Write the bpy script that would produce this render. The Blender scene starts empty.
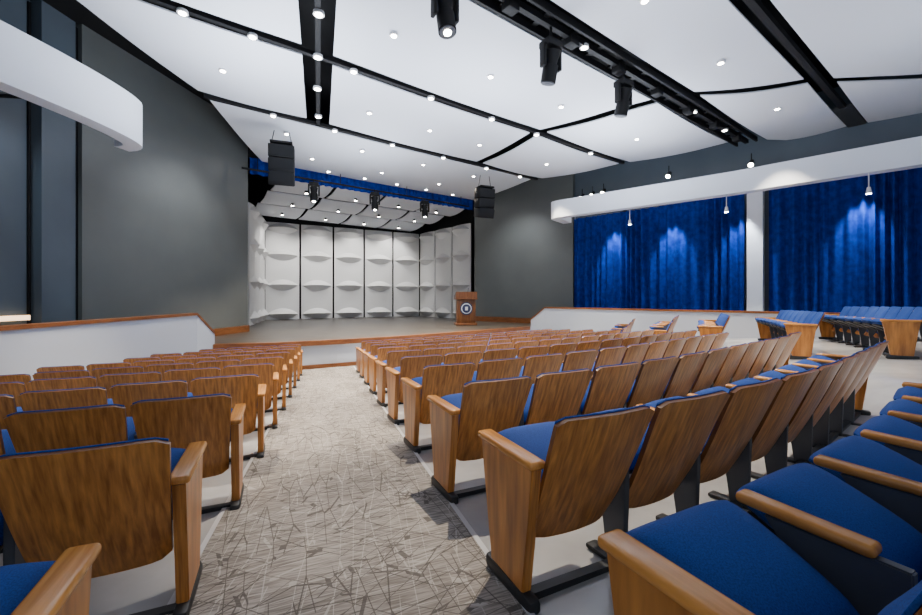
import bpy, bmesh, math, random
from mathutils import Vector, Matrix, Euler
random.seed(7)
EYE = 1.19
sc = bpy.context.scene
COL = sc.collection
R = math.radians

# ------------------------------------------------------------------ materials
def mat(name, color, rough=0.6, metal=0.0, emit=None, estr=0.0, spec=0.5):
    m = bpy.data.materials.new(name); m.use_nodes = True
    b = m.node_tree.nodes["Principled BSDF"]
    b.inputs["Base Color"].default_value = (*color, 1)
    b.inputs["Roughness"].default_value = rough
    b.inputs["Metallic"].default_value = metal
    b.inputs["Specular IOR Level"].default_value = spec
    if emit:
        b.inputs["Emission Color"].default_value = (*emit, 1)
        b.inputs["Emission Strength"].default_value = estr
    return m

def N(nt, t, **kw):
    n = nt.nodes.new(t)
    for k, v in kw.items(): setattr(n, k, v)
    return n

def ramp(nt, fac, stops):
    r = N(nt, "ShaderNodeValToRGB")
    els = r.color_ramp.elements
    while len(els) < len(stops): els.new(0.5)
    for e, (p, c) in zip(els, stops):
        e.position = p; e.color = (*c, 1)
    nt.links.new(fac, r.inputs[0]); return r

def wood(name, dark, light, rough=0.35, scale=(14, 14, 1.6)):
    m = mat(name, light, rough)
    nt = m.node_tree; b = nt.nodes["Principled BSDF"]
    tc = N(nt, "ShaderNodeTexCoord"); oi = N(nt, "ShaderNodeObjectInfo")
    mul = N(nt, "ShaderNodeMath", operation="MULTIPLY"); mul.inputs[1].default_value = 37.0
    nt.links.new(oi.outputs["Random"], mul.inputs[0])
    add = N(nt, "ShaderNodeVectorMath", operation="ADD")
    nt.links.new(tc.outputs["Object"], add.inputs[0]); nt.links.new(mul.outputs[0], add.inputs[1])
    mp = N(nt, "ShaderNodeMapping"); mp.inputs["Scale"].default_value = scale
    nt.links.new(add.outputs[0], mp.inputs[0])
    n1 = N(nt, "ShaderNodeTexNoise"); n1.inputs["Scale"].default_value = 1.6
    n1.inputs["Detail"].default_value = 7; n1.inputs["Distortion"].default_value = 0.25
    nt.links.new(mp.outputs[0], n1.inputs["Vector"])
    r = ramp(nt, n1.outputs["Fac"], [(0.3, dark), (0.7, light)])
    hv = N(nt, "ShaderNodeHueSaturation")
    mr = N(nt, "ShaderNodeMapRange"); mr.inputs["To Min"].default_value = 0.85; mr.inputs["To Max"].default_value = 1.15
    nt.links.new(oi.outputs["Random"], mr.inputs["Value"]); nt.links.new(mr.outputs[0], hv.inputs["Value"])
    nt.links.new(r.outputs[0], hv.inputs["Color"])
    nt.links.new(hv.outputs[0], b.inputs["Base Color"])
    return m

def noisy(name, c1, c2, scale, rough, bump=0.0, detail=4, mscale=(1,1,1)):
    m = mat(name, c1, rough)
    nt = m.node_tree; b = nt.nodes["Principled BSDF"]
    tc = N(nt, "ShaderNodeTexCoord")
    mp = N(nt, "ShaderNodeMapping"); mp.inputs["Scale"].default_value = mscale
    nt.links.new(tc.outputs["Object"], mp.inputs[0])
    n1 = N(nt, "ShaderNodeTexNoise"); n1.inputs["Scale"].default_value = scale; n1.inputs["Detail"].default_value = detail
    nt.links.new(mp.outputs[0], n1.inputs["Vector"])
    r = ramp(nt, n1.outputs["Fac"], [(0.35, c1), (0.65, c2)])
    nt.links.new(r.outputs[0], b.inputs["Base Color"])
    if bump:
        bp = N(nt, "ShaderNodeBump"); bp.inputs["Strength"].default_value = bump
        nt.links.new(n1.outputs["Fac"], bp.inputs["Height"]); nt.links.new(bp.outputs[0], b.inputs["Normal"])
    return m

M_WOOD = wood("seat_oak", (0.29, 0.098, 0.018), (0.68, 0.285, 0.062), 0.28, (34, 10, 1.3))
M_ARM = wood("arm_oak", (0.46, 0.175, 0.032), (0.74, 0.33, 0.08), 0.24, (30, 2.0, 14))
M_EDGE = wood("seat_edge_oak", (0.13, 0.040, 0.008), (0.26, 0.090, 0.018), 0.35, (28, 10, 1.5))
M_TRIM = wood("trim_oak", (0.13, 0.042, 0.012), (0.25, 0.09, 0.026), 0.35, (2, 2, 10))
M_PODW = wood("lectern_oak", (0.13, 0.045, 0.014), (0.24, 0.095, 0.03), 0.35, (9, 9, 1.2))
M_FAB = noisy("seat_fabric_blue", (0.003, 0.036, 0.21), (0.010, 0.068, 0.34), 260, 0.85, 0.15)
M_DARK = mat("dark_metal", (0.02, 0.021, 0.024), 0.5)
M_PLAST = mat("gray_plastic", (0.07, 0.075, 0.09), 0.45)
M_BLACK = mat("black_paint", (0.006, 0.006, 0.007), 0.6, spec=0.25)
M_WALL = noisy("gray_wall_paint", (0.100, 0.110, 0.108), (0.110, 0.120, 0.118), 1.2, 0.36)
M_WALLD = noisy("dark_wall_paint", (0.075, 0.098, 0.122), (0.084, 0.108, 0.133), 1.2, 0.40)
M_WHITE = mat("white_plaster", (0.68, 0.72, 0.79), 0.6)
M_CEIL = mat("ceiling_panel_white", (0.62, 0.645, 0.70), 0.60)
M_KNEE = mat("knee_wall_paint", (0.50, 0.54, 0.61), 0.6)
M_SHELL = mat("shell_panel_white", (0.64, 0.64, 0.64), 0.5)
M_FLOOR = noisy("polished_concrete", (0.40, 0.40, 0.415), (0.55, 0.55, 0.56), 1.6, 0.18)
M_STAGE = noisy("stage_floor_paint", (0.034, 0.029, 0.025), (0.060, 0.052, 0.045), 2.5, 0.33)
M_CURT = noisy("velvet_curtain_blue", (0.0010, 0.015, 0.17), (0.0025, 0.030, 0.28), 6, 0.9)
M_CURT.node_tree.nodes["Principled BSDF"].inputs["Specular IOR Level"].default_value = 0.12
M_LAMP = mat("lamp_glow", (1, 1, 1), 0.5, emit=(1.0, 0.92, 0.78), estr=90)
M_WARM = mat("warm_strip_glow", (1, 1, 1), 0.5, emit=(1.0, 0.62, 0.30), estr=3)
M_METAL = mat("white_metal", (0.6, 0.6, 0.62), 0.4)
M_EMB = mat("emblem_navy", (0.02, 0.03, 0.09), 0.4)
M_GRILLE = mat("grille_black", (0.012, 0.013, 0.015), 0.8, spec=0.2)

# carpet
M_CARPET = mat("aisle_carpet_pattern", (0.3, 0.27, 0.25), 0.95)
nt = M_CARPET.node_tree; b = nt.nodes["Principled BSDF"]
tc = N(nt, "ShaderNodeTexCoord")
mp = N(nt, "ShaderNodeMapping"); mp.inputs["Rotation"].default_value = (0, 0, R(-18.3))
nt.links.new(tc.outputs["Object"], mp.inputs[0])
def crackle(scale, sx, sy, w, ang, thr, off=0.0):
    m2 = N(nt, "ShaderNodeMapping"); m2.vector_type = 'TEXTURE'
    m2.inputs["Location"].default_value = (off, off*1.7, 0); m2.inputs["Rotation"].default_value = (0, 0, ang)
    m2.inputs["Scale"].default_value = (1/sx, 1/sy, 100)
    nt.links.new(mp.outputs[0], m2.inputs[0])
    v = N(nt, "ShaderNodeTexVoronoi", feature="DISTANCE_TO_EDGE"); v.voronoi_dimensions = "2D"; v.inputs["Scale"].default_value = scale
    nt.links.new(m2.outputs[0], v.inputs["Vector"])
    lt = N(nt, "ShaderNodeMath", operation="LESS_THAN"); lt.inputs[1].default_value = w
    nt.links.new(v.outputs["Distance"], lt.inputs[0])
    ns = N(nt, "ShaderNodeTexNoise"); ns.inputs["Scale"].default_value = 5.0; ns.inputs["Detail"].default_value = 0
    nt.links.new(m2.outputs[0], ns.inputs["Vector"])
    g = N(nt, "ShaderNodeMath", operation="GREATER_THAN"); g.inputs[1].default_value = thr
    nt.links.new(ns.outputs["Fac"], g.inputs[0])
    mu = N(nt, "ShaderNodeMath", operation="MULTIPLY")
    nt.links.new(lt.outputs[0], mu.inputs[0]); nt.links.new(g.outputs[0], mu.inputs[1])
    return mu.outputs[0]
def union(cs):
    cur = cs[0]
    for c in cs[1:]:
        a = N(nt, "ShaderNodeMath", operation="MAXIMUM"); nt.links.new(cur, a.inputs[0]); nt.links.new(c, a.inputs[1]); cur = a.outputs[0]
    return cur
dark = union([crackle(5.6, 0.26, 2.2, 0.024, 0.12, 0.46), crackle(5.8, 0.26, 2.2, 0.024, 1.65, 0.45, 5), crackle(6.0, 0.26, 2.2, 0.024, 0.75, 0.48, 3), crackle(5.8, 0.26, 2.2, 0.024, 2.5, 0.48, 8)])
lite = union([crackle(6.0, 0.22, 2.4, 0.028, 0.05, 0.46, 11), crackle(6.4, 0.22, 2.4, 0.028, 1.5, 0.46, 14)])
br = N(nt, "ShaderNodeTexBrick"); br.inputs["Scale"].default_value = 1.0
br.inputs["Brick Width"].default_value = 0.244; br.inputs["Row Height"].default_value = 0.98; br.inputs["Mortar Size"].default_value = 0.0
br.inputs["Color1"].default_value = (0.275, 0.248, 0.226, 1); br.inputs["Color2"].default_value = (0.375, 0.340, 0.312, 1)
nt.links.new(mp.outputs[0], br.inputs["Vector"])
wv = N(nt, "ShaderNodeTexNoise"); wv.inputs["Scale"].default_value = 1.0; wv.inputs["Detail"].default_value = 3
m3 = N(nt, "ShaderNodeMapping"); m3.inputs["Scale"].default_value = (9, 120, 1)
nt.links.new(mp.outputs[0], m3.inputs[0]); nt.links.new(m3.outputs[0], wv.inputs["Vector"])
rr = ramp(nt, wv.outputs["Fac"], [(0.38, (0.60, 0.59, 0.58)), (0.6, (1.14, 1.14, 1.14))])
mm = N(nt, "ShaderNodeMixRGB", blend_type="MULTIPLY"); mm.inputs[0].default_value = 1
nt.links.new(br.outputs[0], mm.inputs[1]); nt.links.new(rr.outputs[0], mm.inputs[2])
mixl = N(nt, "ShaderNodeMixRGB"); mixl.inputs[2].default_value = (0.56, 0.52, 0.485, 1)
sl_ = N(nt, "ShaderNodeMath", operation="MULTIPLY"); sl_.inputs[1].default_value = 0.5
nt.links.new(lite, sl_.inputs[0]); nt.links.new(sl_.outputs[0], mixl.inputs[0]); nt.links.new(mm.outputs[0], mixl.inputs[1])
mix = N(nt, "ShaderNodeMixRGB"); mix.inputs[2].default_value = (0.060, 0.050, 0.045, 1)
sf = N(nt, "ShaderNodeMath", operation="MULTIPLY"); sf.inputs[1].default_value = 0.75
nt.links.new(dark, sf.inputs[0])
nt.links.new(sf.outputs[0], mix.inputs[0]); nt.links.new(mixl.outputs[0], mix.inputs[1])
nt.links.new(mix.outputs[0], b.inputs["Base Color"])

# ------------------------------------------------------------------ mesh helpers
def new_bm(): return bmesh.new()

def to_mesh(name, bm, mats):
    bmesh.ops.recalc_face_normals(bm, faces=bm.faces[:])
    for e in bm.edges:
        if len(e.link_faces) == 2 and e.calc_face_angle(0) > 0.6: e.smooth = False
    me = bpy.data.meshes.new(name)
    bm.to_mesh(me); bm.free()
    for m in mats: me.materials.append(m)
    return me

def obj(name, data, loc=(0, 0, 0), rot=(0, 0, 0), parent=None):
    o = bpy.data.objects.new(name, data)
    COL.objects.link(o); o.location = loc; o.rotation_euler = rot
    if parent: o.parent = parent
    return o

def merge(bm, tmp, mi, smooth=False, M=None):
    if M is not None: bmesh.ops.transform(tmp, matrix=M, verts=tmp.verts[:])
    vm = {}
    for v in tmp.verts: vm[v] = bm.verts.new(v.co)
    for f in tmp.faces:
        try:
            nf = bm.faces.new([vm[v] for v in f.verts]); nf.material_index = mi; nf.smooth = smooth
        except ValueError: pass
    tmp.free()

def box(bm, size, loc, mi=0, rot=(0, 0, 0), bevel=0.0, seg=2, smooth=None, M=None):
    t = new_bm(); bmesh.ops.create_cube(t, size=1)
    bmesh.ops.scale(t, vec=size, verts=t.verts[:])
    if bevel: bmesh.ops.bevel(t, geom=t.edges[:], offset=bevel, segments=seg, affect='EDGES', profile=0.5)
    T = Matrix.Translation(loc) @ Euler(rot).to_matrix().to_4x4()
    if M is not None: T = M @ T
    merge(bm, t, mi, bool(bevel) if smooth is None else smooth, T)

def cyl(bm, r1, r2, depth, loc, mi=0, rot=(0, 0, 0), seg=20, M=None, smooth=True):
    t = new_bm(); bmesh.ops.create_cone(t, cap_ends=True, segments=seg, radius1=r1, radius2=r2, depth=depth)
    T = Matrix.Translation(loc) @ Euler(rot).to_matrix().to_4x4()
    if M is not None: T = M @ T
    merge(bm, t, mi, smooth, T)

def rod(bm, a, b_, r, mi=0, seg=8):
    a = Vector(a); b_ = Vector(b_); d = b_ - a
    t = new_bm(); bmesh.ops.create_cone(t, cap_ends=True, segments=seg, radius1=r, radius2=r, depth=d.length)
    merge(bm, t, mi, True, Matrix.Translation((a + b_) / 2) @ d.to_track_quat('Z', 'Y').to_matrix().to_4x4())

def prism_yz(bm, pts, x0, x1, mi, bevel=0.0):
    t = new_bm()
    a = [t.verts.new((x0, p[0], p[1])) for p in pts]; c = [t.verts.new((x1, p[0], p[1])) for p in pts]
    t.faces.new(a); t.faces.new(c[::-1]); n = len(pts)
    for i in range(n): t.faces.new([a[i], a[(i+1) % n], c[(i+1) % n], c[i]])
    if bevel: bmesh.ops.bevel(t, geom=t.edges[:], offset=bevel, segments=2, affect='EDGES')
    merge(bm, t, mi, bool(bevel))

def prism_xy(bm, pts, z0, z1, mi):
    t = new_bm()
    a = [t.verts.new((p[0], p[1], z0)) for p in pts]; c = [t.verts.new((p[0], p[1], z1)) for p in pts]
    t.faces.new(a); t.faces.new(c[::-1]); n = len(pts)
    for i in range(n): t.faces.new([a[i], a[(i+1) % n], c[(i+1) % n], c[i]])
    merge(bm, t, mi, False)

def slab(bm, nx, ny, F, B, mi, smooth=True, edge_mi=None):
    f = [[bm.verts.new(F(i/nx, j/ny)) for j in range(ny+1)] for i in range(nx+1)]
    k = [[bm.verts.new(B(i/nx, j/ny)) for j in range(ny+1)] for i in range(nx+1)]
    em = mi if edge_mi is None else edge_mi
    def q(m_, *v):
        fc = bm.faces.new(v); fc.material_index = m_; fc.smooth = smooth
    for i in range(nx):
        for j in range(ny):
            q(mi, f[i][j], f[i+1][j], f[i+1][j+1], f[i][j+1])
            q(mi, k[i][j], k[i][j+1], k[i+1][j+1], k[i+1][j])
    for i in range(nx):
        q(em, f[i][0], k[i][0], k[i+1][0], f[i+1][0]); q(em, f[i][ny], f[i+1][ny], k[i+1][ny], k[i][ny])
    for j in range(ny):
        q(em, f[0][j], f[0][j+1], k[0][j+1], k[0][j]); q(em, f[nx][j], k[nx][j], k[nx][j+1], f[nx][j+1])

def offset_poly(pts, d):
    out = []
    n = len(pts)
    for i, p in enumerate(pts):
        ns = []
        if i > 0:
            a = pts[i-1]; dx, dy = p[0]-a[0], p[1]-a[1]; l = math.hypot(dx, dy); ns.append((-dy/l, dx/l))
        if i < n-1:
            a = pts[i+1]; dx, dy = a[0]-p[0], a[1]-p[1]; l = math.hypot(dx, dy); ns.append((-dy/l, dx/l))
        mx_ = sum(q[0] for q in ns)/len(ns); my_ = sum(q[1] for q in ns)/len(ns)
        l2 = mx_*mx_+my_*my_
        out.append((p[0]+d*mx_/l2, p[1]+d*my_/l2))
    return out

def ribbon(bm, pts, z0, z1, thick, mi=0, smooth=False):
    n = len(pts); q = offset_poly(pts, thick)
    Z0 = z0 if isinstance(z0, (list, tuple)) else [z0]*n
    Z1 = z1 if isinstance(z1, (list, tuple)) else [z1]*n
    V = [[bm.verts.new((pts[i][0], pts[i][1], Z0[i])), bm.verts.new((pts[i][0], pts[i][1], Z1[i])),
          bm.verts.new((q[i][0], q[i][1], Z1[i])), bm.verts.new((q[i][0], q[i][1], Z0[i]))] for i in range(n)]
    for i in range(n-1):
        for k in range(4):
            f = bm.faces.new([V[i][k], V[i][(k+1) % 4], V[i+1][(k+1) % 4], V[i+1][k]]); f.material_index = mi; f.smooth = smooth
    for i in (0, n-1):
        f = bm.faces.new(V[i]); f.material_index = mi

def simple(name, fn, mats):
    bm = new_bm(); fn(bm); return obj(name, to_mesh(name, bm, mats))

# ------------------------------------------------------------------ coordinates
def UV(u, v): return (0.8*u - 0.6*v, 0.6*u + 0.8*v)
def floor_z(x, y):
    v = -0.6*x + 0.8*y
    t = min(1.0, max(0.0, (x-4.3)/1.1)); t = t*t*(3-2*t)
    return -1.19 - 0.073*v + 0.25*t + 0.02*max(0.0, x-5.4)

# ------------------------------------------------------------------ room floor
def f(bm):
    xs = [-12+0.25*i for i in range(117)]; ys = [-3+0.4*i for i in range(58)]
    top = [[bm.verts.new((x, y, floor_z(x, y))) for y in ys] for x in xs]
    for i in range(len(xs)-1):
        for j in range(len(ys)-1):
            bm.faces.new([top[i][j], top[i+1][j], top[i+1][j+1], top[i][j+1]]).smooth = True
simple("floor", f, [M_FLOOR])

def f(bm):
    n = 60
    prev = None
    for i in range(n+1):
        y = -2.0 + (11.95+2.0)*i/n
        xl = -0.66-0.33*y; xr = 0.80-0.33*y
        a = [(xl, y), (xr, y)]
        row = [bm.verts.new((p[0], p[1], floor_z(*p)+0.012)) for p in a] + [bm.verts.new((p[0], p[1], floor_z(*p)-0.01)) for p in a]
        if prev:
            bm.faces.new([prev[0], prev[1], row[1], row[0]])
            bm.faces.new([prev[0], row[0], row[2], prev[2]])
            bm.faces.new([prev[1], prev[3], row[3], row[1]])
        prev = row
simple("aisle_carpet", f, [M_CARPET])
def f(bm):
    for off in (-0.66-0.03, 0.80):
        prev = None
        for i in range(41):
            y = -2.0 + 13.9*i/40
            x = off-0.33*y
            pts = [(x, y), (x+0.03, y)]
            row = [bm.verts.new((p[0], p[1], floor_z(*p)+0.014)) for p in pts]
            if prev: bm.faces.new([prev[0], prev[1], row[1], row[0]])
            prev = row
simple("trim_carpet_edge", f, [M_METAL])

# ------------------------------------------------------------------ walls
ZT = 6.2
simple("wall_left_front", lambda bm: ribbon(bm, [(-8.6, 9.3), (-7.8, 15.0), (-9.35, 17.6)], -1.35, ZT, 0.2), [M_WALL])
simple("wall_left_column", lambda bm: ribbon(bm, [(-8.75, 8.55), (-8.7, 9.25)], -1.35, ZT, 0.3), [M_WALLD])
simple("wall_left_rear", lambda bm: (ribbon(bm, [(-8.95, -2), (-8.95, 8.5)], -1.35, ZT, 0.2),
                                     box(bm, (0.04, 0.05, 7.4), (-8.93, 8.47, 2.4), 1), box(bm, (0.04, 0.06, 7.4), (-8.72, 9.28, 2.4), 1),
                                     box(bm, (0.03, 0.03, 7.4), (-8.93, 6.0, 2.4), 1)), [M_WALLD, M_BLACK])
simple("wall_right_front", lambda bm: ribbon(bm, [(0.75, 23.0), (0.73, 21.5), (4.95, 18.1)], -1.35, ZT, 0.2), [M_WALL])
simple("wall_right", lambda bm: ribbon(bm, [(5.1, 18.3), (17.4, 5.65)], -1.7, ZT, 0.2), [M_WALLD])
simple("baseboard_left", lambda bm: ribbon(bm, [(-8.05, 11.5), (-7.74, 14.9)], -1.25, -1.02, -0.05), [M_TRIM])
simple("baseboard_right", lambda bm: ribbon(bm, [(0.78, 21.4), (4.6, 18.3)], -1.25, -1.0, -0.05), [M_TRIM])
simple("step_light_strip", lambda bm: ribbon(bm, [(-8.88, 3), (-8.88, 8.4)], -0.47, -0.37, -0.05), [M_WARM])
simple("ceiling", lambda bm: prism_xy(bm, [(-12, -3), (18, -3), (18, 30), (-12, 30)], 6.2, 6.3, 0), [M_BLACK])
simple("trim_proscenium_header", lambda bm: ribbon(bm, [(-7.8, 15.0), (0.73, 21.5)], 5.12, ZT, 0.2), [M_BLACK])

kl = [(-5.9, 1.0), (-6.4, 5.68), (-6.8, 10.55), (-6.52, 10.85)]
def f(bm):
    ribbon(bm, kl, -2.3, [-0.47, -0.47, -0.47, -0.98], 0.14, 0)
    kk = offset_poly(kl, -0.03)
    ribbon(bm, kk, [-0.47, -0.47, -0.47, -0.98], [-0.41, -0.41, -0.41, -0.92], 0.22, 1)
simple("wall_knee_left", f, [M_KNEE, M_TRIM])
kr = [(2.95, 17.3), (3.45, 16.9), (10.9, 9.6), (15.5, 5.0)]
def f(bm):
    ribbon(bm, kr, -2.4, [-0.98, -0.47, -0.47, -0.47], 0.14, 0)
    kk = offset_poly(kr, -0.03)
    ribbon(bm, kk, [-0.98, -0.47, -0.47, -0.47], [-0.91, -0.41, -0.41, -0.41], 0.22, 1)
simple("wall_knee_right", f, [M_KNEE, M_TRIM])
simple("floor_walkway_left", lambda bm: prism_xy(bm, [(-6.05, 1.0), (-6.55, 5.68), (-6.95, 10.5), (-6.9, 11.0), (-8.5, 11.0), (-8.9, 1.0)], -1.4, -1.25, 0), [M_STAGE])
simple("floor_walkway_right", lambda bm: prism_xy(bm, [(3.6, 17.1), (11.05, 9.75), (15.6, 5.2), (17.2, 5.6), (5.0, 18.2)], -1.4, -1.25, 0), [M_STAGE])

# ------------------------------------------------------------------ stage
front = [(-6.5, 10.75), (-5.1, 11.15), (-3.6, 11.95), (-2.0, 13.0), (-0.4, 14.3), (1.2, 15.7), (2.9, 17.25)]
def f(bm):
    rest = [(3.5, 17.6), (4.75, 18.2), (0.9, 21.6), (0.9, 23.2), (-2.3, 27.6), (-11.4, 22.8), (-9.5, 17.2), (-8.0, 15.0), (-8.3, 11.0)]
    prism_xy(bm, offset_poly(front, 0.05)+rest, -2.45, -1.26, 1)
    prism_xy(bm, offset_poly(front, 0.1)+rest, -1.26, -1.25, 0)
    ribbon(bm, offset_poly(front, -0.02), -1.38, -1.242, 0.22, 2)
    ribbon(bm, offset_poly(front, 0.02), -2.5, -1.93, 0.1, 2)
simple("stage", f, [M_STAGE, M_KNEE, M_TRIM])

# acoustic shell : bowed panels carrying crisp lens-shaped diffusers
def shell_panel(name, p0, p1, zb, zt, amp=0.36):
    p0 = Vector(p0); p1 = Vector(p1); d = p1-p0; w = d.length; d.normalize(); n = Vector((d.y, -d.x))
    H = zt-zb
    bm = new_bm()
    bow = lambda s: 0.10*(1-(2*s-1)**2)
    def P(s, t, o):
        p = p0+d*(w*(0.03+0.94*s)) + n*o
        return (p.x, p.y, zb+H*t)
    slab(bm, 16, 2, lambda s, t: P(s, t, bow(s)), lambda s, t: P(s, t, -0.06), 0)
    for c in (0.055, 0.355, 0.665, 0.94):
        ns = 20
        up, mid, dn = [], [], []
        for i in range(ns+1):
            s = 0.02+0.96*i/ns; a = max(0.0, 1-(2*i/ns-1)**2)
            up.append(bm.verts.new(P(s, min(0.999, c+0.060*a), bow(s)+0.004)))
            mid.append(bm.verts.new(P(s, c+0.006*a, bow(s)+0.006+amp*a)))
            dn.append(bm.verts.new(P(s, max(0.001, c-0.055*a), bow(s)+0.004)))
        for i in range(ns):
            for A, B in ((up, mid), (mid, dn)):
                fc = bm.faces.new([A[i], A[i+1], B[i+1], B[i]]); fc.smooth = True
    me = to_mesh(name, bm, [M_SHELL])
    return obj(name, me)
def lerp(a, b_, t): return (a[0]+(b_[0]-a[0])*t, a[1]+(b_[1]-a[1])*t)
bl, brr = (-10.7, 22.3), (-2.7, 26.8)
for i in range(5): shell_panel("acoustic_shell_panel", lerp(bl, brr, i/5), lerp(bl, brr, (i+1)/5), -1.24, 4.1)
sr = (0.55, 22.7)
for i in range(3): shell_panel("acoustic_shell_panel", lerp(brr, sr, i/3), lerp(brr, sr, (i+1)/3), -1.24, 4.1)
sl = (-9.15, 17.7)
for i in range(3): shell_panel("acoustic_shell_panel", lerp(sl, bl, i/3), lerp(sl, bl, (i+1)/3), -1.24, 4.1, 0.2)
simple("wall_stage_rear", lambda bm: ribbon(bm, [(-9.5, 17.5), (-11.3, 22.6), (-2.5, 27.5), (1.0, 22.9)], -1.4, ZT, 0.15), [M_BLACK])

def f(bm):
    vs = [17.3, 18.8, 19.4, 20.9, 21.5, 23.3]
    for k in range(3):
        v0, v1 = vs[2*k], vs[2*k+1]
        ua, ub = 3.9, 13.4
        for c in range(4):
            u0 = ua+(ub-ua)*c/4+0.08; u1 = ua+(ub-ua)*(c+1)/4-0.08
            z0 = 4.75-0.14*k; z1 = z0-0.22
            def F(s, t):
                x, y = UV(u0+(u1-u0)*s, v0+(v1-v0)*t); return (x, y, z0+(z1-z0)*t - 0.08*math.sin(math.pi*t))
            def B(s, t):
                a = F(s, t); return (a[0], a[1], a[2]+0.05)
            slab(bm, 4, 6, F, B, 0)
simple("stage_ceiling_panels", f, [M_CEIL])

# ------------------------------------------------------------------ ceiling clouds
def interp(tab, v):
    if v <= tab[0][0]:
        (a, b0), (c, d) = tab[0], tab[1]
        return b0+(d-b0)*(v-a)/(c-a)
    for (a, b0), (c, d) in zip(tab, tab[1:]):
        if v <= c: return b0+(d-b0)*(v-a)/(c-a)
    (a, b0), (c, d) = tab[-2], tab[-1]
    return b0+(d-b0)*(v-a)/(c-a)
TL = [(5, -4.4), (8.6, -1.9), (12, 0.8), (16.4, 2.9)]
TA = [(5, 1.57), (12, 3.82)]
TC = [(1.1, 13.9), (2.76, 12.2), (4.7, 10.6), (6.3, 9.9), (8.6, 9.35), (11.8, 9.7)]
TR = [(1.6, 19), (2.6, 17.9), (5.1, 15.1), (8.8, 14.1), (12.4, 13.0)]
CZ = 5.0
def ceil_panel(v0, v1, tl, tr, gl, gr, sag=0.05, sag2=0.04):
    bm = new_bm()
    def F(s, t):
        v = v0+(v1-v0)*t; ul = interp(tl, v)+gl; ur = interp(tr, v)-gr
        x, y = UV(ul+(ur-ul)*s, v)
        return (x, y, CZ + 0.02 - sag*math.sin(math.pi*t) - sag2*math.sin(math.pi*s) - 0.02*t)
    def B(s, t):
        a = F(s, t); return (a[0], a[1], a[2]+0.03)
    slab(bm, 20, 10, F, B, 0)
    me = to_mesh("ceiling_cloud_panel", bm, [M_CEIL]); return obj("ceiling_cloud_panel", me)
rows = [(-1.5, 2.38), (2.82, 4.58), (5.44, 8.38), (8.78, 11.76)]
for v0, v1 in rows:
    if v0 > 2: ceil_panel(v0, v1, TL, TA, 0.25, 0.32)
    ceil_panel(v0, v1, TA, TC, 0.32, 0.16)
    ceil_panel(v0, v1, TC, TR, 0.16, 0.1, 0.07, 0.05)
ceil_panel(12.20, 16.5, TL, [(12, 13.0), (16.5, 13.4)], 0.25, 0.15)

def f(bm):
    def bar(u0, v0, u1, v1, w, z, h=0.12):
        a = Vector(UV(u0, v0)); c = Vector(UV(u1, v1)); d = c-a; L = d.length
        box(bm, (L, w, h), ((a.x+c.x)/2, (a.y+c.y)/2, z), 0, (0, 0, math.atan2(d.y, d.x)))
    bar(-5, 5.01, 15.2, 5.01, 0.10, 4.98); bar(-5, 4.74, 15.2, 4.74, 0.05, 4.97, 0.14); bar(-5, 5.28, 15.2, 5.28, 0.05, 4.97, 0.14)
    bar(-3, 2.6, 18, 2.6, 0.12, 5.02)
    bar(-2, 8.58, 14, 8.58, 0.10, 5.0, 0.08); bar(1, 11.98, 13, 11.98, 0.14, 5.0, 0.08)
    bar(1.55, 4.9, 3.82, 12, 0.10, 5.02)
    for k in range(24):
        u = -4+k*0.8; x, y = UV(u, 5.01)
        box(bm, (0.12, 0.5, 0.05), (x, y, 5.03), 0, (0, 0, R(37)))
        if k % 2: box(bm, (0.25, 0.2, 0.2), (x, y, 4.90), 0, (0, 0, R(37)), 0.02)
    for k in range(40):
        x, y = UV(14.5+k*0.085, 2.6); box(bm, (0.03, 0.38, 0.10), (x, y, 4.98), 1, (0, 0, R(37)))
simple("lighting_slot_rails", f, [M_BLACK, M_DARK])

# ------------------------------------------------------------------ soffits (free-hanging curved fascias)
def arc(p0, p1, p2, n=8):
    return [((1-t)**2*p0[0]+2*t*(1-t)*p1[0]+t*t*p2[0], (1-t)**2*p0[1]+2*t*(1-t)*p1[1]+t*t*p2[1]) for t in [i/n for i in range(n+1)]]
def f(bm):
    P = [(4.3, 17.2)]+arc((3.75, 16.5), (3.35, 16.1), (3.75, 15.75), 6)+arc((7.9, 12.25), (8.3, 11.9), (8.7, 11.45), 5)+[(11.2, 8.9), (14.5, 4.5)]
    ribbon(bm, P, 3.07, 3.72, 0.35, 0, False)
    for t in (0.1, 0.35, 0.6, 0.9):
        x, y = lerp((4.4, 16.0), (12.4, 8.6), t); rod(bm, (x, y, 3.4), (x+1.5, y+1.4, 3.5), 0.05, 1)
simple("soffit_right", f, [M_WHITE, M_BLACK])
def f(bm):
    P = arc((-8.2, 0.5), (-6.75, 3.6), (-6.42, 5.4), 10)[:-1]+arc((-6.42, 5.4), (-6.12, 6.9), (-6.22, 7.75), 8)+arc((-6.26, 7.95), (-6.34, 8.35), (-6.8, 8.4), 5)
    ribbon(bm, P, 2.98, 3.83, 0.3, 0, True)
    for y in (2, 4.5, 7): rod(bm, (-6.75, y, 3.4), (-8.85, y, 3.5), 0.05, 1)
simple("soffit_left", f, [M_WHITE, M_BLACK])

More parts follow.
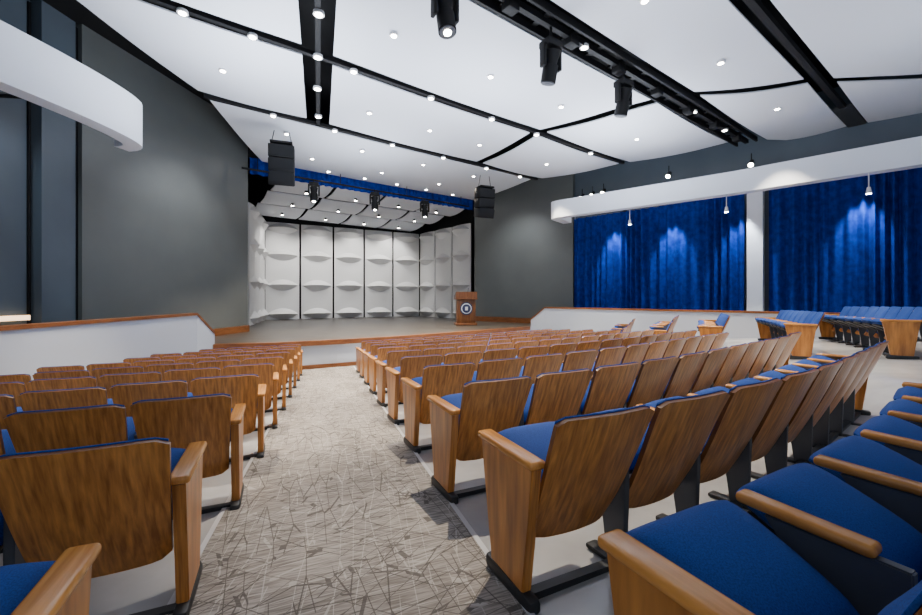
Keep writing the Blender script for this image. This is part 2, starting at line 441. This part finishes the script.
# ------------------------------------------------------------------ curtains
def curtain(name, a, c, z0, z1, period=0.24, amp=0.085, m=M_CURT):
    a = Vector(a); c = Vector(c); d = c-a; L = d.length; d.normalize(); n = Vector((-d.y, d.x))
    bm = new_bm(); N_ = int(L/0.03); nz = 8
    ph = [0]
    for i in range(N_): ph.append(ph[-1] + 2*math.pi*0.03/(period*(1+0.25*math.sin(i*0.13)+0.15*math.sin(i*0.041+2))))
    g = []
    for i in range(N_+1):
        col = []
        for j in range(nz+1):
            t = j/nz
            am = amp*(1.0-0.35*t)*(0.8+0.3*math.sin(i*0.07+1))
            o = am*math.sin(ph[i]+0.25*math.sin(t*3+i*0.05))
            p = a+d*(L*i/N_)+n*o
            col.append(bm.verts.new((p.x, p.y, z0+(z1-z0)*t)))
        g.append(col)
    for i in range(N_):
        for j in range(nz):
            bm.faces.new([g[i][j], g[i+1][j], g[i+1][j+1], g[i][j+1]]).smooth = True
    return obj(name, to_mesh(name, bm, [m]))
curtain("stage_curtain", (4.95, 17.95), (9.3, 13.45), -1.2, 3.4, 0.28, 0.13)
curtain("stage_curtain", (9.75, 12.98), (16.6, 5.95), -1.2, 3.4, 0.28, 0.13)
simple("pilaster", lambda bm: box(bm, (0.42, 0.3, 4.9), (9.53, 13.25, 1.2), 0, (0, 0, R(-46))), [M_WHITE])
curtain("valance_curtain", (-7.7, 14.95), (0.65, 21.3), 4.5, 5.1, 0.3, 0.07)

# ------------------------------------------------------------------ auditorium seats
def seat_mesh(name, left, right):
    bm = new_bm()
    zt, zb = 0.82, 0.235
    def base(s, t):
        q = 2*s-1
        hw = 0.218+0.040*t
        z = zb+(zt-zb)*t - 0.022*(abs(q)**12)*(t**6) + 0.03*(abs(q)**9)*((1-t)**6)
        y = -0.13-0.22*t - 0.028*(1-q*q) + 0.03*(1-t)**3
        return Vector((hw*q, y, z))
    slab(bm, 12, 8, lambda s, t: base(s, t), lambda s, t: base(s, t)+Vector((0, 0.02, 0.004)), 0, True, 5)
    def cf(s, t):
        q = 2*s-1; p = base(0.5+(s-0.5)*0.97, 0.12+t*0.88)
        pr = (1-abs(q)**4)*(1-abs(2*t-1)**3)
        return p+Vector((0, 0.026+0.055*pr, 0.008+0.002*t))
    slab(bm, 12, 8, lambda s, t: base(0.5+(s-0.5)*0.97, 0.12+t*0.88)+Vector((0, 0.019, 0.004*t+0.004)), cf, 1)
    P = Matrix.Translation((0, -0.13, 0.42)) @ Matrix.Rotation(R(24), 4, 'X')
    def ct(s, t):
        qx, qy = 2*s-1, 2*t-1
        e = (max(0, 1-abs(qx)**5)*max(0, 1-abs(qy)**5))**0.5
        x = 0.232*qx*(1-0.05*abs(qy)**6); y = 0.205+0.195*qy*(1-0.05*abs(qx)**6)
        return P @ Vector((x, y, 0.015+0.055*e+0.02*(1-qx*qx)*(1-qy*qy)))
    def cb(s, t):
        qx, qy = 2*s-1, 2*t-1
        e = (max(0, 1-abs(qx)**5)*max(0, 1-abs(qy)**5))**0.5
        x = 0.232*qx*(1-0.05*abs(qy)**6); y = 0.205+0.195*qy*(1-0.05*abs(qx)**6)
        return P @ Vector((x, y, 0.005-0.035*e))
    slab(bm, 14, 14, ct, cb, 1)
    box(bm, (0.40, 0.32, 0.03), (0, 0.19, -0.04), 2, (0, 0, 0), 0.01, 2, True, P)
    def standard(x):
        prism_yz(bm, [(-0.17, 0.02), (-0.07, 0.02), (-0.02, 0.40), (0.12, 0.585), (-0.18, 0.585), (-0.18, 0.40)], x-0.016, x+0.016, 3, 0.004)
        box(bm, (0.07, 0.30, 0.025), (x, -0.10, 0.0125), 2, (0, 0, 0), 0.008)
        box(bm, (0.060, 0.31, 0.032), (x, 0.035, 0.605), 4, (R(2), 0, 0), 0.013, 3)
    def endp(x):
        prism_yz(bm, [(-0.16, 0.06), (0.10, 0.06), (0.17, 0.46), (0.20, 0.60), (-0.235, 0.60), (-0.20, 0.38)], x-0.024, x+0.024, 0, 0.006)
        box(bm, (0.08, 0.46, 0.034), (x, -0.015, 0.613), 4, (0, 0, 0), 0.014, 3)
        box(bm, (0.06, 0.38, 0.065), (x, -0.035, 0.0325), 2, (0, 0, 0), 0.02)
    (endp if left else standard)(-0.265)
    if right: endp(0.265)
    box(bm, (0.52, 0.045, 0.04), (0, -0.13, 0.02), 2)
    return to_mesh(name, bm, [M_WOOD, M_FAB, M_DARK, M_PLAST, M_ARM, M_EDGE])
ME = {(l, r): seat_mesh("auditorium_seat", l, r) for l in (0, 1) for r in (0, 1)}

def seat(x, y, th, l, r):
    return obj("auditorium_seat", ME[(l, r)], (x, y, floor_z(x, y)), (0, 0, R(th)))
PIT = 0.535
def row_right(x, y, th0, n, k=3.5, cap=40, end=True, stop=None):
    pts = []; s = 0
    for i in range(n):
        th = min(cap, th0+k*s)
        dx, dy = math.cos(R(th)), math.sin(R(th))
        cx, cy = x+dx*PIT/2, y+dy*PIT/2
        if stop and stop(cx, cy): break
        pts.append((cx, cy, th)); x += dx*PIT; y += dy*PIT; s += PIT
    for i, p in enumerate(pts): seat(*p, 1 if i == 0 else 0, 1 if (i == len(pts)-1 and end) else 0)
def row_left(x, y, th0, n, k=1.0, stop=None):
    pts = []; s = 0
    for i in range(n):
        th = th0-k*s
        dx, dy = math.cos(R(th)), math.sin(R(th))
        cx, cy = x-dx*PIT/2, y-dy*PIT/2
        if stop and stop(cx, cy): break
        pts.append((cx, cy, th)); x -= dx*PIT; y -= dy*PIT; s += PIT
    for i, p in enumerate(pts): seat(*p, 1 if i == len(pts)-1 else 0, 1 if i == 0 else 0)

YC = [0.84, 1.84, 2.86, 3.92, 5.0, 6.06, 7.12, 8.18, 9.24, 10.25]
def stopR(x, y):
    lim = 4.2 if y < 5.3 else (4.5 if y < 8 else 4.5-(y-8)*0.28)
    return x > lim
for i, y in enumerate(YC):
    if i == 0: row_right(0.74-0.33*y, y, 27, 6, k=5)
    else: row_right(0.81-0.33*y, y, 25, 20, k=5 if i < 4 else 3, cap=38, stop=stopR)
    yl = 0.90 if i == 0 else y+0.04
    row_left(-0.62-0.33*yl, yl, 24, 12, stop=lambda a, c: a < -5.65-0.03*c)
for (x, y, n) in [(8.0, 5.9, 8), (6.95, 6.5, 8), (5.9, 7.15, 8), (5.15, 8.5, 7), (4.75, 10.0, 6), (4.2, 11.5, 5)]:
    row_right(x, y, 58, n, 1.0, 62, stop=lambda a, c: a+c > 19.0)

# ------------------------------------------------------------------ lectern
def f(bm):
    box(bm, (0.95, 0.70, 0.10), (0, 0, 0.05), 0, bevel=0.01)
    box(bm, (0.72, 0.50, 1.05), (0, 0, 0.62), 0, bevel=0.012)
    box(bm, (0.06, 0.56, 1.05), (-0.38, 0, 0.62), 0, bevel=0.01); box(bm, (0.06, 0.56, 1.05), (0.38, 0, 0.62), 0, bevel=0.01)
    box(bm, (0.98, 0.66, 0.06), (0, 0, 1.17), 0, bevel=0.01)
    prism_yz(bm, [(-0.33, 1.2), (0.33, 1.2), (0.33, 1.30), (-0.33, 1.48)], -0.47, 0.47, 0, 0.008)
    cyl(bm, 0.28, 0.28, 0.02, (0, -0.26, 0.74), 1, (R(90), 0, 0), 40)
    cyl(bm, 0.23, 0.23, 0.02, (0, -0.272, 0.74), 2, (R(90), 0, 0), 40)
    cyl(bm, 0.19, 0.19, 0.02, (0, -0.284, 0.74), 1, (R(90), 0, 0), 40)
    box(bm, (0.12, 0.012, 0.16), (0, -0.297, 0.74), 2)
    rod(bm, (0.1, 0, 1.4), (0.12, -0.05, 1.65), 0.01, 1)
o = simple("lectern", f, [M_PODW, M_EMB, M_WHITE]); o.location = (0.2, 18.3, -1.249); o.rotation_euler = (0, 0, R(8))

# ------------------------------------------------------------------ stage lights
def moving_head(loc, ceil, tilt=10, yaw=0, s=1.0):
    bm = new_bm()
    L = ceil-loc[2]
    cyl(bm, 0.025, 0.025, max(0.05, L-0.34*s), (0, 0, (L+0.34*s)/2), 0)
    box(bm, (0.30*s, 0.24*s, 0.11*s), (0, 0, 0.30*s), 0, bevel=0.02)
    for sx in (-1, 1): box(bm, (0.05*s, 0.12*s, 0.36*s), (sx*0.16*s, 0, 0.10*s), 0, bevel=0.015)
    P = Matrix.Rotation(R(tilt), 4, 'X')
    cyl(bm, 0.085*s, 0.125*s, 0.22*s, (0, 0, 0.08*s), 0, M=P); cyl(bm, 0.12*s, 0.12*s, 0.26*s, (0, 0, -0.15*s), 0, M=P)
    cyl(bm, 0.105*s, 0.105*s, 0.02*s, (0, 0, -0.285*s), 1, M=P); cyl(bm, 0.05*s, 0.05*s, 0.022*s, (0, 0, -0.288*s), 2, M=P)
    obj("moving_head_light", to_mesh("moving_head_light", bm, [M_BLACK, M_PLAST, M_LAMP if tilt < 0 else M_PLAST]), loc, (0, 0, R(yaw)))
moving_head((-0.24, 6.15, 4.25), 4.95, -14, 30, 1.15)
for x, y, z in [(1.64, 7.48, 4.25), (3.55, 8.95, 4.3)]:
    moving_head((x, y, z), 4.95, 14, 30, 1.15)
for x, y in [(-5.6, 15.6), (-3.6, 17.1), (-1.65, 18.6)]:
    moving_head((x, y, 3.95), 4.48, -12, 20, 1.15)
def f(bm):
    rod(bm, (-7.6, 14.2, 4.48), (0.4, 20.3, 4.48), 0.04, 0)
    for t in (0.05, 0.35, 0.65, 0.95):
        x, y = lerp((-7.6, 14.2), (0.4, 20.3), t); rod(bm, (x, y, 4.48), (x, y, 4.9), 0.015, 0)
simple("lighting_pipe", f, [M_BLACK])

def par_light(loc, yaw, tilt, s=1.2):
    bm = new_bm(); P = Matrix.Rotation(R(tilt), 4, 'X')
    rod(bm, (0, 0, 0.06), (0, 0, 0.3), 0.015, 0)
    cyl(bm, 0.07*s, 0.05*s, 0.2*s, (0, 0, 0), 0, M=P); cyl(bm, 0.055*s, 0.055*s, 0.012*s, (0, 0, -0.104*s), 1, M=P)
    return obj("track_spotlight", to_mesh("track_spotlight", bm, [M_BLACK, M_LAMP]), loc, (0, 0, R(yaw)))

def array_speaker(loc, yaw, s=1.0):
    bm = new_bm()
    for k in range(3):
        box(bm, (0.70*s, 0.45*s, 0.36*s), (0, 0.03*k*s, (0.38-0.38*k)*s), 0, (R(4+6*k), 0, 0), 0.02)
        box(bm, (0.62*s, 0.01*s, 0.30*s), (0, (-0.235+0.03*k)*s, (0.385-0.38*k)*s), 1, (R(4+6*k), 0, 0))
    box(bm, (0.6*s, 0.5*s, 0.05*s), (0, 0, 0.62*s), 0)
    for sx in (-1, 1): rod(bm, (sx*0.28*s, 0, 0.62*s), (sx*0.2*s, 0, 4.85-loc[2]), 0.012, 0)
    obj("line_array_speaker", to_mesh("line_array_speaker", bm, [M_BLACK, M_GRILLE]), loc, (0, 0, R(yaw)))
array_speaker((-5.25, 12.0, 3.85), 20); array_speaker((0.95, 16.4, 3.75), 25)

def pendant(loc, top):
    bm = new_bm()
    rod(bm, (0, 0, 0), (0, 0, top-loc[2]), 0.012, 0); cyl(bm, 0.06, 0.035, 0.16, (0, 0, -0.06), 0); cyl(bm, 0.045, 0.045, 0.01, (0, 0, -0.144), 1)
    obj("pendant_light", to_mesh("pendant_light", bm, [M_METAL, M_LAMP]), loc)
for x, y in [(5.95, 14.45), (8.0, 12.35), (10.1, 10.15)]: pendant((x, y, 2.7), 3.07)

# ------------------------------------------------------------------ lamps
def light(name, kind, loc, energy, color=(1, 1, 1), tgt=None, **kw):
    d = bpy.data.lights.new(name, kind); d.energy = energy; d.color = color
    for k, v in kw.items(): setattr(d, k, v)
    o = obj(name, d, loc)
    if tgt is not None:
        dr = Vector(tgt)-Vector(loc); o.rotation_euler = dr.to_track_quat('-Z', 'Y').to_euler()
    return o
W = (1.0, 0.87, 0.68)
dl = []
for v, us in [(3.6, (3.5, 6.5, 9.5, 13)), (6.9, (0.3, 3.6, 6, 8.4, 12)), (10.2, (1.2, 4.6, 6.5, 8.4, 11.6)), (13.0, (3.2, 5.6, 8.0, 10.4)), (14.8, (4.5, 7.2, 9.9))]:
    for u in us: dl.append(UV(u, v))
def downlight(x, y, z, s=1.0):
    bm = new_bm(); cyl(bm, 0.08*s, 0.08*s, 0.05, (0, 0, 0), 0, seg=24); cyl(bm, 0.05*s, 0.05*s, 0.01, (0, 0, -0.028), 1, seg=20)
    obj("recessed_downlight", to_mesh("recessed_downlight", bm, [M_METAL, M_LAMP]), (x, y, z))
for i, (x, y) in enumerate(dl):
    downlight(x, y, CZ-0.085)
    light("downlight_lamp", 'SPOT', (x, y, CZ-0.2), 1750, W, (x, y, -2), spot_size=R(68), spot_blend=0.4, shadow_soft_size=0.05)
for v, us in [(8.58, (0.4, 1.5, 3.5, 5.5, 7.5, 9.3, 12)), (11.98, (2.6, 4.3, 6.2, 8.2, 10.2, 12)), (5.01, (6.8, 9.6, 11.5, 13.5)), (16.0, (4, 5.5, 7, 8.5, 10, 11.5))]:
    for u in us:
        x, y = UV(u, v); downlight(x, y, CZ-0.06, 1.1)
for (u, v) in [(2.3, 7.2), (2.7, 8.5), (3.1, 9.8), (3.6, 11.3)]:
    x, y = UV(u, v); downlight(x, y, CZ-0.06, 1.2)
for x, y in [(5.0, 16.9), (5.3, 16.5), (5.6, 16.1), (7.05, 13.9), (9.0, 12.7)]:
    par_light((x, y, 4.15), -45, -50)
for x, y in [(5.6, 15.9), (7.1, 14.3), (8.5, 12.7), (10.6, 10.8), (12.3, 9.0), (14, 7.2)]:
    light("curtain_wash", 'SPOT', (x+0.35, y+0.35, 3.0), 480, (0.9, 0.95, 1.0), (x+1.15, y+1.2, -0.6), spot_size=R(58), spot_blend=0.6, shadow_soft_size=0.08)
for k, vv in enumerate((17.9, 20.1, 22.0)):
    for uu in (5.2, 7.4, 9.6, 11.8):
        x, y = UV(uu, vv); z = 4.55-0.13*k
        bm = new_bm(); cyl(bm, 0.07, 0.07, 0.1, (0, 0, 0.06), 0); cyl(bm, 0.06, 0.06, 0.01, (0, 0, 0), 1)
        obj("stage_downlight", to_mesh("stage_downlight", bm, [M_BLACK, M_LAMP]), (x, y, z-0.15))
        if k == 0: light("stage_lamp", 'SPOT', (x, y, z-0.25), 500, (1, 0.93, 0.84), (x, y, -2), spot_size=R(62), spot_blend=0.4, shadow_soft_size=0.06)
        if k == 1: light("stage_lamp", 'SPOT', (x, y, z-0.25), 280, (1, 0.97, 0.92), UV(uu, vv+3)+(-0.5,), spot_size=R(95), spot_blend=0.6, shadow_soft_size=0.06)
        if k == 2: light("stage_lamp", 'SPOT', (x, y, z-0.25), 260, (1, 0.97, 0.92), UV(uu, vv+2)+(0.0,), spot_size=R(110), spot_blend=0.6, shadow_soft_size=0.04)
for x, y, sx, e in [(-3.6, 8.0, 2.0, 330), (0.5, 9.5, 2.5, 250), (4.2, 11.5, 2.0, 300), (3.2, 5.5, 3, 100), (-3.0, 13.0, 2.5, 180), (8.5, 6.5, 3, 80)]:
    light("ceiling_fill_light", 'AREA', (x, y, 2.5), e, (0.80, 0.88, 1.0), (x, y, 9), shape='SQUARE', size=sx)  # added area fills hung mid-air without fixtures, to brighten the cloud panels
for y in (3.5, 6.5): light("wall_wash", 'SPOT', (-7.6, y, 4.6), 300, (0.8, 0.9, 1.0), (-8.9, y+1, 0), spot_size=R(90), spot_blend=0.8, shadow_soft_size=0.1)
light("wall_wash", 'SPOT', (-6.0, 11.5, 4.6), 480, (0.95, 0.97, 1.0), (-8.3, 12, 1), spot_size=R(90), spot_blend=0.9, shadow_soft_size=0.1)
light("wall_wash", 'SPOT', (1.8, 17.6, 4.6), 480, (0.95, 0.97, 1.0), (3.0, 19.8, 1), spot_size=R(90), spot_blend=0.9, shadow_soft_size=0.1)

w = bpy.data.worlds.new("World"); sc.world = w; w.use_nodes = True
w.node_tree.nodes["Background"].inputs[0].default_value = (0.76, 0.86, 1.0, 1)
w.node_tree.nodes["Background"].inputs[1].default_value = 0.72

# ------------------------------------------------------------------ camera
cam = bpy.data.cameras.new("camera"); cam.sensor_width = 36; cam.lens = 16.0; cam.shift_y = -0.0114; cam.clip_start = 0.05
co = obj("camera", cam, (0, 0, 0), (R(90), 0, 0)); sc.camera = co
for o in list(sc.objects):
    if o.parent is None: o.location.z += EYE
